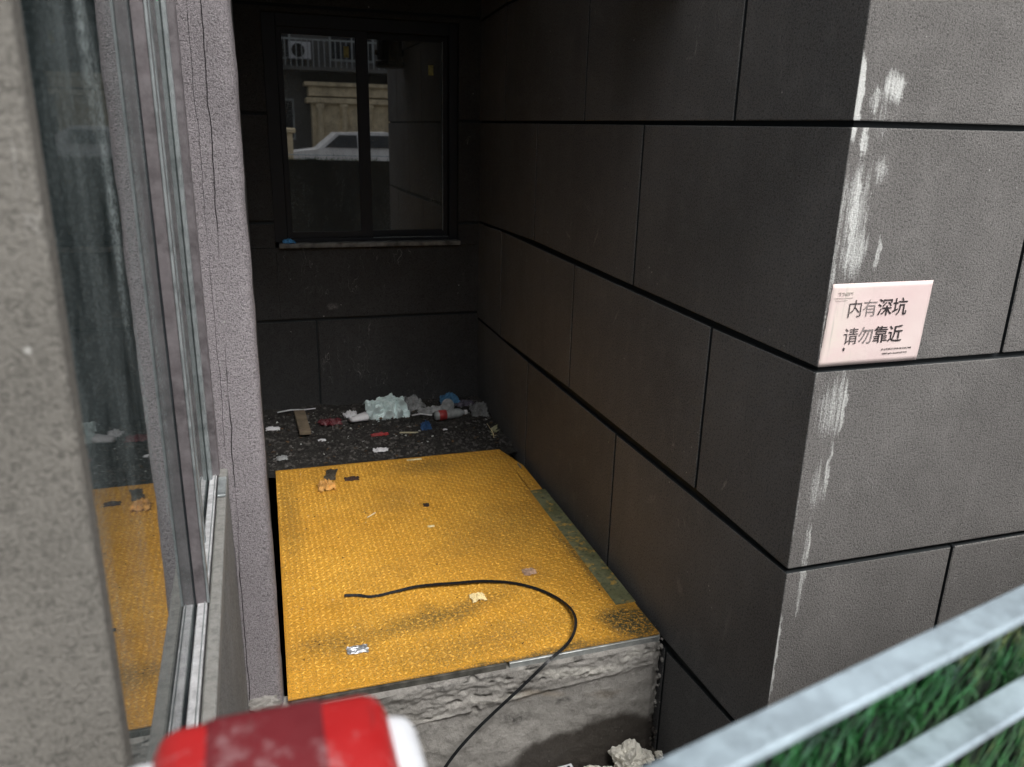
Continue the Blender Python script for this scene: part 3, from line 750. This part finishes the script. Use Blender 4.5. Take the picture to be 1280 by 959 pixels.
# bottle lying on its side
bt = thing('plastic_bottle', 'clear plastic drink bottle with red label lying on its side', 'bottle', on(-.27, 2.93, .034), .12)
M_CLR = plain("clear_plastic", (.30, .32, .32), .12, var=.3, vscale=30)
def lay(bm):
    for v in bm.verts: v.co = Vector((v.co.z, v.co.x, v.co.y))
bm = bmesh.new(); lathe(bm, [(.010, -.105), (.024, -.104), (.030, -.098), (.031, -.03), (.028, -.02), (.031, -.01), (.031, .045), (.026, .065), (.013, .085), (.012, .098)], 20); lay(bm); obj('bottle_body', bm, M_CLR, bt, smooth=True)
bm = bmesh.new(); lathe(bm, [(.0315, -.08), (.0322, -.079), (.0322, -.032), (.0315, -.031)], 20); lay(bm); obj('bottle_label', bm, M_REDL, bt, smooth=True)
bm = bmesh.new(); lathe(bm, [(.014, .092), (.0145, .094), (.0145, .108), (.013, .11)], 16); lay(bm); obj('bottle_cap', bm, M_PAP, bt, smooth=True)
# cup lid leaning behind the bottle
cl = thing('cup_lid', 'grey round cup lid standing on edge behind the bottle', 'lid', on(-.255, 3.06, .045), .2)
bm = bmesh.new(); lathe(bm, [(.035, 0), (.043, .001), (.045, .004), (.043, .008), (.036, .009), (.034, .005), (.008, .005)], 24)
for v in bm.verts: v.co = Vector((v.co.x, v.co.z, v.co.y))
o = obj('lid_disc', bm, M_FILM, cl, smooth=True); o.rotation_euler = (-.35, 0, 0)
bm = bmesh.new(); lathe(bm, [(.006, .004), (.012, .005), (.012, .010), (.01, .012)], 12)
for v in bm.verts: v.co = Vector((v.co.x, -v.co.z, v.co.y))
o = obj('lid_knob', bm, M_FILM, cl, smooth=True); o.rotation_euler = (-.35, 0, 0)
crumple('plastic_film', 'silver grey crumpled film in the back right corner of the alcove', 'plastic film', on(-.075, 2.98, .0), (.11, .10, .09), M_FILM, 15, tilt=(.6, 0))
crumple('wrapper', 'dull purple foil wrapper right of the blue scrap behind the bottle', 'wrapper', on(-.13, 3.14), (.12, .10, .03), plain("purple_foil", (.10, .09, .12), .3, var=.8, vscale=40), 16)
# pale withered plant sprig
sp = thing('withered_sprig', 'pale withered leafy sprig at the right end of the soil', 'sprig', on(-.075, 2.63))
rnd = random.Random(21); bm = bmesh.new(); tube(bm, [(0, 0, 0), (.004, .03, .02), (.0, .07, .03), (-.01, .12, .05)], [.003, .0025, .002, .001]); obj('stem', bm, M_CREAM, sp)
ML = plain("pale_leaf", (.42, .42, .26), .8, var=.35, vscale=40)
for k in range(9):
    a = rnd.random()*6.28; l_ = rnd.uniform(.03, .055); b = Vector((rnd.uniform(-.012, .012), rnd.uniform(0, .11), rnd.uniform(.005, .04)))
    bm = bmesh.new(); d = Vector((math.cos(a), math.sin(a), rnd.uniform(.1, .9))).normalized(); s_ = d.cross(Vector((0, 0, 1))).normalized()
    v = [bm.verts.new(q) for q in (b, b+d*l_*.5+s_*l_*.28, b+d*l_, b+d*l_*.5-s_*l_*.28, b+d*l_*.5+Vector((0, 0, -.004)))]
    bm.faces.new((v[0], v[1], v[4])); bm.faces.new((v[1], v[2], v[4])); bm.faces.new((v[2], v[3], v[4])); bm.faces.new((v[3], v[0], v[4]))
    o = obj('leaf', bm, ML, sp); md = o.modifiers.new('s', 'SOLIDIFY'); md.thickness = .0008
# straw and white strips
bm = bmesh.new(); tube(bm, [(-.12, 0, .008), (-.04, .01, .014), (.04, .0, .012), (.11, .02, .008)], .004, 8); st = obj('drinking_straw', bm, M_PAP); st.location = on(-1.18, 3.20, .01); tag(st, 'bent white drinking straw along the foot of the back wall', 'straw')
bm = bmesh.new(); tube(bm, [(-.07, .02, .006), (-.02, .0, .02), (.05, -.01, .008)], .0045, 8); st = obj('drinking_straw', bm, M_PAP); st.location = on(-.43, 2.98, .01); tag(st, 'short white straw pointing at the bottom of the bottle', 'straw')
crumple('tissue', 'small torn white tissue on the soil close to the plate edge', 'tissue', on(-.76, 2.59), (.08, .05, .02), M_PAP, 18)
crumple('paper_scrap', 'white paper scrap at the far left end of the soil', 'paper scrap', on(-1.335, 3.02), (.08, .05, .015), M_PAP, 19)
crumple('paper_scrap', 'small white paper scrap right of the blue scrap, before the bottle', 'paper scrap', on(-.335, 2.80), (.03, .02, .008), M_PAP, 20)
crumple('paper_scrap', 'grey paper scrap by the left wall just behind the plate', 'paper scrap', on(-1.30, 2.62), (.06, .05, .02), M_FILM, 22)
crumple('paper_scrap', 'oval white scrap between the board and the crushed cup', 'paper scrap', on(-1.07, 2.79), (.045, .03, .012), M_PAP, 23)
crumple('plastic_scrap', 'blue plastic scrap on the window sill in its left corner', 'plastic scrap', (-1.165, YB+.005, WZ0+.026), (.07, .04, .03), plain("sill_blue", (.05, .24, .50), .5), 24)
# on the plate
crumple('food_scrap', 'crumpled orange and cream wrapper on the back left of the plate', 'wrapper', (-1.10, 2.17, ZP+.002), (.085, .08, .055), plain("orange_cream", (.66, .36, .10), .6, var=.5, vscale=25), 30, amp=.28, n=16)
crumple('plastic_scrap', 'thin dark grey film stuck behind the orange wrapper on the plate', 'plastic scrap', (-1.065, 2.33, ZP+.002), (.055, .14, .010), plain("dark_film", (.07, .06, .045), .4, var=.5), 31, rz=-.2)
crumple('dead_leaf', 'dark brown torn leaf near the back edge of the plate', 'leaf', (-.965, 2.25, ZP+.002), (.075, .05, .012), plain("dead_leaf", (.045, .022, .015), .8), 32, n=12)
crumple('dead_leaf', 'tiny curled dark leaf in the middle of the plate', 'leaf', (-.652, 1.85, ZP+.002), (.03, .035, .012), plain("dead_leaf_b", (.03, .02, .015), .8), 33, n=10)
crumple('paper_scrap', 'tiny cream chip on the middle of the plate', 'paper scrap', (-.675, 1.63, ZP+.002), (.03, .018, .006), M_CREAM, 34, n=8)
crumple('food_scrap', 'cream coloured crumbled food scrap beside the black strap', 'food scrap', (-.625, 1.00, ZP+.002), (.055, .055, .018), plain("cream_food", (.80, .66, .36), .8, var=.2, vscale=50), 35, n=16)
crumple('foil_scrap', 'silver foil scrap near the front left of the plate', 'foil', (-1.12, .80, ZP+.002), (.07, .045, .008), mat_metal("foil", (.6, .62, .65), .3, .3, .7), 36, n=16)
crumple('foil_scrap', 'small pinkish foil scrap right of the plate centre behind the strap', 'foil', (-.365, 1.13, ZP+.002), (.055, .05, .008), plain("pink_foil", (.42, .28, .20), .4, var=.5, vscale=60), 37, n=14)
crumple('paper_scrap', 'flattened pale scrap at the back edge of the plate', 'paper scrap', (-.60, 2.42, ZP+.002), (.08, .02, .004), M_CREAM, 38, n=12)
ms = obj('match_stick', BX(-.030, .030, -.0022, .0022, 0, .0035, bev=.0006), plain("match", (.82, .76, .55), .7)); ms.location = (-.925, 1.81, ZP+.003); ms.rotation_euler = (0, 0, .75)
tag(ms, 'short white match stick lying on the plate left of centre', 'match')

# ------------------------------------------------------------------ black strapping band
path = [(-1.126, 1.150, -1.790), (-1.075, 1.140, -1.791), (-1.022, 1.118, -1.793), (-.93, 1.125, -1.790), (-.845, 1.132, -1.786), (-.765, 1.122, -1.783), (-.685, 1.109, -1.782), (-.60, 1.10, -1.783), (-.524, 1.083, -1.786),
        (-.46, 1.058, -1.789), (-.405, 1.020, -1.791), (-.365, .975, -1.790), (-.336, .927, -1.789), (-.317, .878, -1.786), (-.307, .825, -1.782), (-.309, .772, -1.777), (-.322, .718, -1.772), (-.345, .668, -1.769),
        (-.378, .620, -1.770), (-.425, .580, -1.776), (-.490, .545, -1.787), (-.548, .528, -1.820), (-.604, .519, -1.860), (-.645, .517, -1.893), (-.684, .515, -1.924), (-.745, .513, -1.976), (-.802, .510, -2.030), (-.845, .505, -2.075), (-.886, .495, -2.124), (-.93, .48, -2.19), (-.97, .45, -2.27)]
def smooth_path(P, n=4):
    out = []
    P = [Vector(p) for p in P]
    for i in range(len(P)-1):
        a, b, c, d = P[max(i-1, 0)], P[i], P[i+1], P[min(i+2, len(P)-1)]
        for k in range(n):
            t = k/n; out.append(.5*((2*b)+(c-a)*t+(2*a-5*b+4*c-d)*t*t+(-a+3*b-3*c+d)*t**3))
    out.append(P[-1]); return out
SPth = smooth_path(path)
bm = bmesh.new(); prev = None; NS = len(SPth)
for i, p in enumerate(SPth):
    t = (SPth[min(i+1, NS-1)]-SPth[max(i-1, 0)]).normalized()
    f = i/NS
    side = t.cross(Vector((0, 0, 1))).normalized()
    nrm = side.cross(t).normalized()
    # lies nearly flat, twists onto its edge along the curve, then turns again where it hangs
    tw = (.55*max(0, min(1, (f-.35)/.22)) if f < .62 else .55+.6*min(1, (f-.62)/.1)-.35*max(0, (f-.8)/.2))
    wv = (side*math.cos(tw)+nrm*math.sin(tw))*(.0090-.0036*max(0, min(1, (f-.38)/.2))); th = (nrm*math.cos(tw)-side*math.sin(tw))*.0005
    base = Vector((0, 0, abs(wv.z)+.001)) if f < .62 else Vector((0, 0, 0))
    ring = [bm.verts.new(p+base+q-Vector((0, 0, .004 if f < .62 else 0))) for q in (wv+th, -wv+th, -wv-th, wv-th)]
    if prev:
        for k in range(4): bm.faces.new((prev[k], prev[(k+1) % 4], ring[(k+1) % 4], ring[k]))
    prev = ring
tag(obj('strapping_band', bm, M_STRAP), 'curved black plastic packing strap on the plate, hanging over its front edge', 'strap')

# ------------------------------------------------------------------ foam rubble
def chunk(name, label, loc, size, mat, seed, cat='foam'):
    bm = bmesh.new(); bmesh.ops.create_icosphere(bm, subdivisions=5, radius=1)
    for v in bm.verts:
        c = v.co.copy(); o = Vector((seed, 0, 0))
        d = 1+.45*noise.noise(c*1.6+o)+.22*noise.noise(c*4+o)+.10*abs(noise.noise(c*9+o))+.05*noise.noise(c*22+o)
        v.co = Vector((c.x*size[0], c.y*size[1], c.z*size[2]))*d
    o = obj(name, bm, mat, smooth=False); o.location = loc
    return tag(o, label, cat)
chunk('foam_chunk', 'tall lump of cream foam rubble at the foot of the step', (-.165, .52, -2.285), (.062, .05, .065), M_FOAM, 3)
chunk('foam_chunk', 'low flat piece of white foam left of the tall lump', (-.295, .50, -2.315), (.075, .05, .040), M_FOAM, 9)
chunk('foam_chunk', 'small yellowish foam crumb right of the tall lump', (-.085, .53, -2.295), (.028, .03, .020), M_FOAM, 14)
chunk('foam_chunk', 'small white foam crumb low by the wall corner', (-.045, .50, -2.27), (.014, .014, .014), M_FOAM, 17)
chunk('foam_chunk', 'mid-sized white foam piece in front of the tall lump', (-.20, .43, -2.33), (.07, .04, .03), M_FOAM, 23)
# perforated white plastic strip
pst = thing('perforated_strip', 'white plastic strip with a row of slots lying at the foot of the step', 'strip', (-.46, .53, -2.272), .05)
obj('strip_sheet', BX(-.10, .08, -.03, .02, -.002, .002), M_WHT, pst)
for k in range(9): obj('slot', BX(-.085+k*.018, -.075+k*.018, .002, .012, .0015, .0028), M_BLK, pst)

# ------------------------------------------------------------------ fence with galvanised rails and artificial turf
FA = math.atan2(.088, .382)
fn = thing('railing', 'blurred galvanised steel railing backed with artificial green turf, lower right foreground', 'railing', (-1.19, -1.331, -1.65), FA)
TW = .0265
def rail(z, first=False):
    bm = bmesh.new(); box(bm, -.5, 3.4, -TW, 0, z+1.65-.0075, z+1.65, bev=.0028, seg=4); return obj('rail', bm, M_GALV, fn, smooth=False)
for z in (-.36, -.46, -.80, -1.20, -1.58): rail(z)
for x in (-.46, 3.35): obj('post', BX(x-.02, x+.02, -.034, .006, 0, 1.28, bev=.003), M_GALV, fn)
obj('turf_sheet', BX(-.45, 3.3, .016, .022, .04, 1.235), M_TURF, fn)
obj('turf_backing', BX(-.45, 3.3, .0222, .026, .04, 1.235), plain("turf_back", (.045, .05, .048), .8), fn)
bm = bmesh.new(); rnd = random.Random(7)
def blade(x, z, l, wd, lean, out_):
    y0 = .0158; p = Vector((x, y0, z)); s = Vector((1, .2*rnd.uniform(-1, 1), 0)); vs = []
    for t in (0, .4, .75, 1.0):
        q = p+Vector((lean*l*t**1.5, -out_*math.sin(t*1.6)*l, l*t*(1-.25*abs(lean)*t))); q.y = max(q.y, .0015); hw = wd/2*(1-t**2.2*.95); q.z = min(q.z, 1.272)
        vs.append((bm.verts.new(q-s*hw), bm.verts.new(q+s*hw)))
    for a, b in zip(vs, vs[1:]): bm.faces.new((a[0], a[1], b[1], b[0]))
for k in range(4200):
    blade(rnd.uniform(.05, 1.25), rnd.uniform(.92, 1.225), rnd.uniform(.03, .07), rnd.uniform(.0025, .0055), rnd.gauss(.1, .45), rnd.uniform(.05, .28))
for k in range(2500):
    x = rnd.uniform(-.4, 3.25); z = rnd.uniform(.06, 1.24)
    if .05 < x < 1.25 and z > .92: continue
    blade(x, z, rnd.uniform(.04, .06), rnd.uniform(.004, .007), rnd.gauss(0, .4), rnd.uniform(.05, .25))
o = obj('turf_blades', bm, M_BLADE, fn); o['kind'] = 'stuff'

# ------------------------------------------------------------------ red and white plastic barrier, bottom left foreground
rb = thing('plastic_barrier', 'blurred red plastic barrier top with white ends, bottom left foreground', 'barrier', (-1.376, -1.293, -1.65))
def rbox(x0, x1, y0, y1, z0, z1, b, seg=5): return BX(x0, x1, y0, y1, z0, z1, bev=b, seg=seg)
obj('white_body', rbox(-.087, .078, -.050, .046, 0, 1.292, .014), M_WHT, rb, smooth=True)
obj('red_cover', rbox(-.066, .062, -.056, .056, .75, 1.304, .016), M_RED, rb, smooth=True)
obj('dark_inset', rbox(-.047, .034, -.0575, .0572, .80, 1.3052, .015), M_REDD, rb, smooth=True)

# ------------------------------------------------------------------ street behind the camera (seen in the windows)
FY = -25.0
M_FAC = plain("facade_grey", (.12, .12, .115), .9, bscale=10, var=.2, vscale=1)
M_CRM = plain("cream_stone", (.66, .56, .38), .85, bscale=14, bdist=.02, var=.3, vscale=3)
M_CAR = plain("car_white", (.75, .76, .77), .3, var=.03)
M_TYR = plain("tyre", (.02, .02, .02), .8)
bd = thing('apartment_building', 'grey apartment block with cream stone entrance across the street, mirrored in the windows', 'building', (4, FY, -1.65))
obj('wall', BX(-16, 14, -8, 0, 0, 12), M_FAC, bd)
for fl in range(4):
    for k in range(9):
        x = -14.5+k*3.1; z = 1.0+fl*2.9
        if fl == 0 and -3.2 < x < 1.0: continue
        f = obj('window', BX(x, x+1.7, 0, .06, z, z+1.5), M_ALU, bd); obj('pane', BX(x+.08, x+.82, .06, .08, z+.08, z+1.42), M_GL_F, f); obj('pane', BX(x+.88, x+1.62, .06, .08, z+.08, z+1.42), M_GL_F, f)
    if fl:
        z = .7+fl*2.9
        obj('balcony_slab', BX(-9, 1.4, 0, 1.2, z-.12, z), M_CRM if fl == 0 else M_FAC, bd)
        bm = bmesh.new(); box(bm, -9, 1.4, 1.12, 1.16, z+.9, z+.95)
        for q in range(53): box(bm, -9+q*.2, -8.97+q*.2, 1.125, 1.155, z, z+.9)
        obj('balcony_railing', bm, M_ALU, bd)
for (x, z) in ((-3.6, 3.9), (-3.6, 6.6), (-4.8, 3.6), (.2, 6.6)):
    a = obj('air_conditioner', BX(x, x+.8, .05, .4, z, z+.6, bev=.02), M_WHT, bd)
    bm = bmesh.new(); lathe(bm, [(.0, 0), (.24, 0), (.24, .02), (.0, .02)][1:3], 18)
    for v in bm.verts: v.co = Vector((x+.33+v.co.x, .4+v.co.z, z+.3+v.co.y))
    obj('fan_grille', bm, M_TYR, a)
obj('entrance_wall', BX(-2.9, .45, 0, .7, 0, 2.35), M_CRM, bd)
obj('cornice', BX(-3.1, .65, 0, .9, 2.35, 2.55, bev=.03), M_CRM, bd); obj('cornice', BX(-3.0, .55, 0, .8, 2.60, 2.95, bev=.02), M_CRM, bd); obj('cornice', BX(-3.15, .7, 0, .95, 2.95, 3.1, bev=.03), M_CRM, bd)
for x in (-2.6, -1.7, -.75, .15): 
    bm = bmesh.new(); lathe(bm, [(.17, 0), (.17, .12), (.13, .16), (.12, 2.1), (.16, 2.2), (.17, 2.34)], 16)
    for v in bm.verts: v.co += Vector((x, .78, 0))
    obj('column', bm, M_CRM, bd, smooth=True)
def car(x, y, rz, label, tall=False, mat=M_CAR):
    t = thing('parked_car', label, 'car', (x, y, -1.65), rz, 'cars parked across the street')
    L_ = 4.3; hh = 1.85 if tall else 1.42
    side = [(-2.1, .30), (-2.15, .65), (-1.95, .82), (-1.15, .92), (-.60 if not tall else -1.0, hh-.04), (.9 if not tall else 1.6, hh), (1.65 if not tall else 2.0, .98), (2.1, .92), (2.15, .5), (2.1, .28)]
    bm = bmesh.new(); n = len(side)
    rows = []
    for yy, k in ((-.84, 1), (.84, 1)):
        rows.append([bm.verts.new((px, yy*(1 if pz < .95 else .86), pz)) for px, pz in side])
    bm.faces.new(rows[0]); bm.faces.new(rows[1][::-1])
    for k in range(n): bm.faces.new((rows[0][k], rows[1][k], rows[1][(k+1) % n], rows[0][(k+1) % n]))
    bmesh.ops.triangulate(bm, faces=[f for f in bm.faces if len(f.verts) > 4]); bmesh.ops.recalc_face_normals(bm, faces=bm.faces)
    obj('body', bm, mat, t)
    for sgn in (-1, 1):
        for x0, x1, a in ((-.95, -.02, .42), (.06, .95, 0)) if not tall else ((-1.15, -.2, .25), (-.1, .8, 0), (.9, 1.6, 0)):
            bm = bmesh.new(); y0 = sgn*.80
            vs = [bm.verts.new(p) for p in ((x0, sgn*.835, .97), (x1, sgn*.835, .97), (x1, sgn*.742, hh-.10), (x0+a, sgn*.742, hh-.10))]
            q = [bm.verts.new(v.co+Vector((0, sgn*.012, 0))) for v in vs]; bm.faces.new(q)
            for k in range(4): bm.faces.new((vs[k], vs[(k+1) % 4], q[(k+1) % 4], q[k]))
            obj('side_window', bm, M_GL_F, t)
        for wx in (-1.35, 1.35):
            bm = bmesh.new(); lathe(bm, [(.16, -.09), (.31, -.09), (.33, -.06), (.33, .06), (.31, .09), (.16, .09)], 20)
            for v in bm.verts: v.co = Vector((wx+v.co.x, sgn*.78+v.co.z, .33+v.co.y))
            wo = obj('wheel', bm, M_TYR, t, smooth=True)
            bm = bmesh.new(); lathe(bm, [(.04, .07), (.20, .093), (.21, .098)], 16)
            for v in bm.verts: v.co = Vector((wx+v.co.x, sgn*(.78+v.co.z), .33+v.co.y))
            obj('rim', bm, M_ALU, wo)
        obj('headlight', BX(-2.165, -2.12, sgn*.62-.13, sgn*.62+.13, .62, .75, bev=.01), M_TRACK, t)
    return t
car(1.75, -17.0, 0, 'white saloon car parked across the street, mirrored in the left pane of the back window')
car(6.9, -16.6, R(3), 'tall white van parked across the street right of the saloon car', True)
car(-3.1, -16.8, R(180), 'grey saloon car parked across the street behind the stone gatepost', False, plain("car_grey", (.3, .31, .33), .3))
gp = thing('gatepost', 'pale stone gatepost with a capstone across the street', 'gatepost', (-.45, -13.6, -1.65))
obj('post_shaft', BX(-.22, .22, -.22, .22, 0, 1.38, bev=.01), M_CRM, gp); obj('capstone', BX(-.30, .30, -.30, .30, 1.38, 1.5, bev=.03), M_CRM, gp)
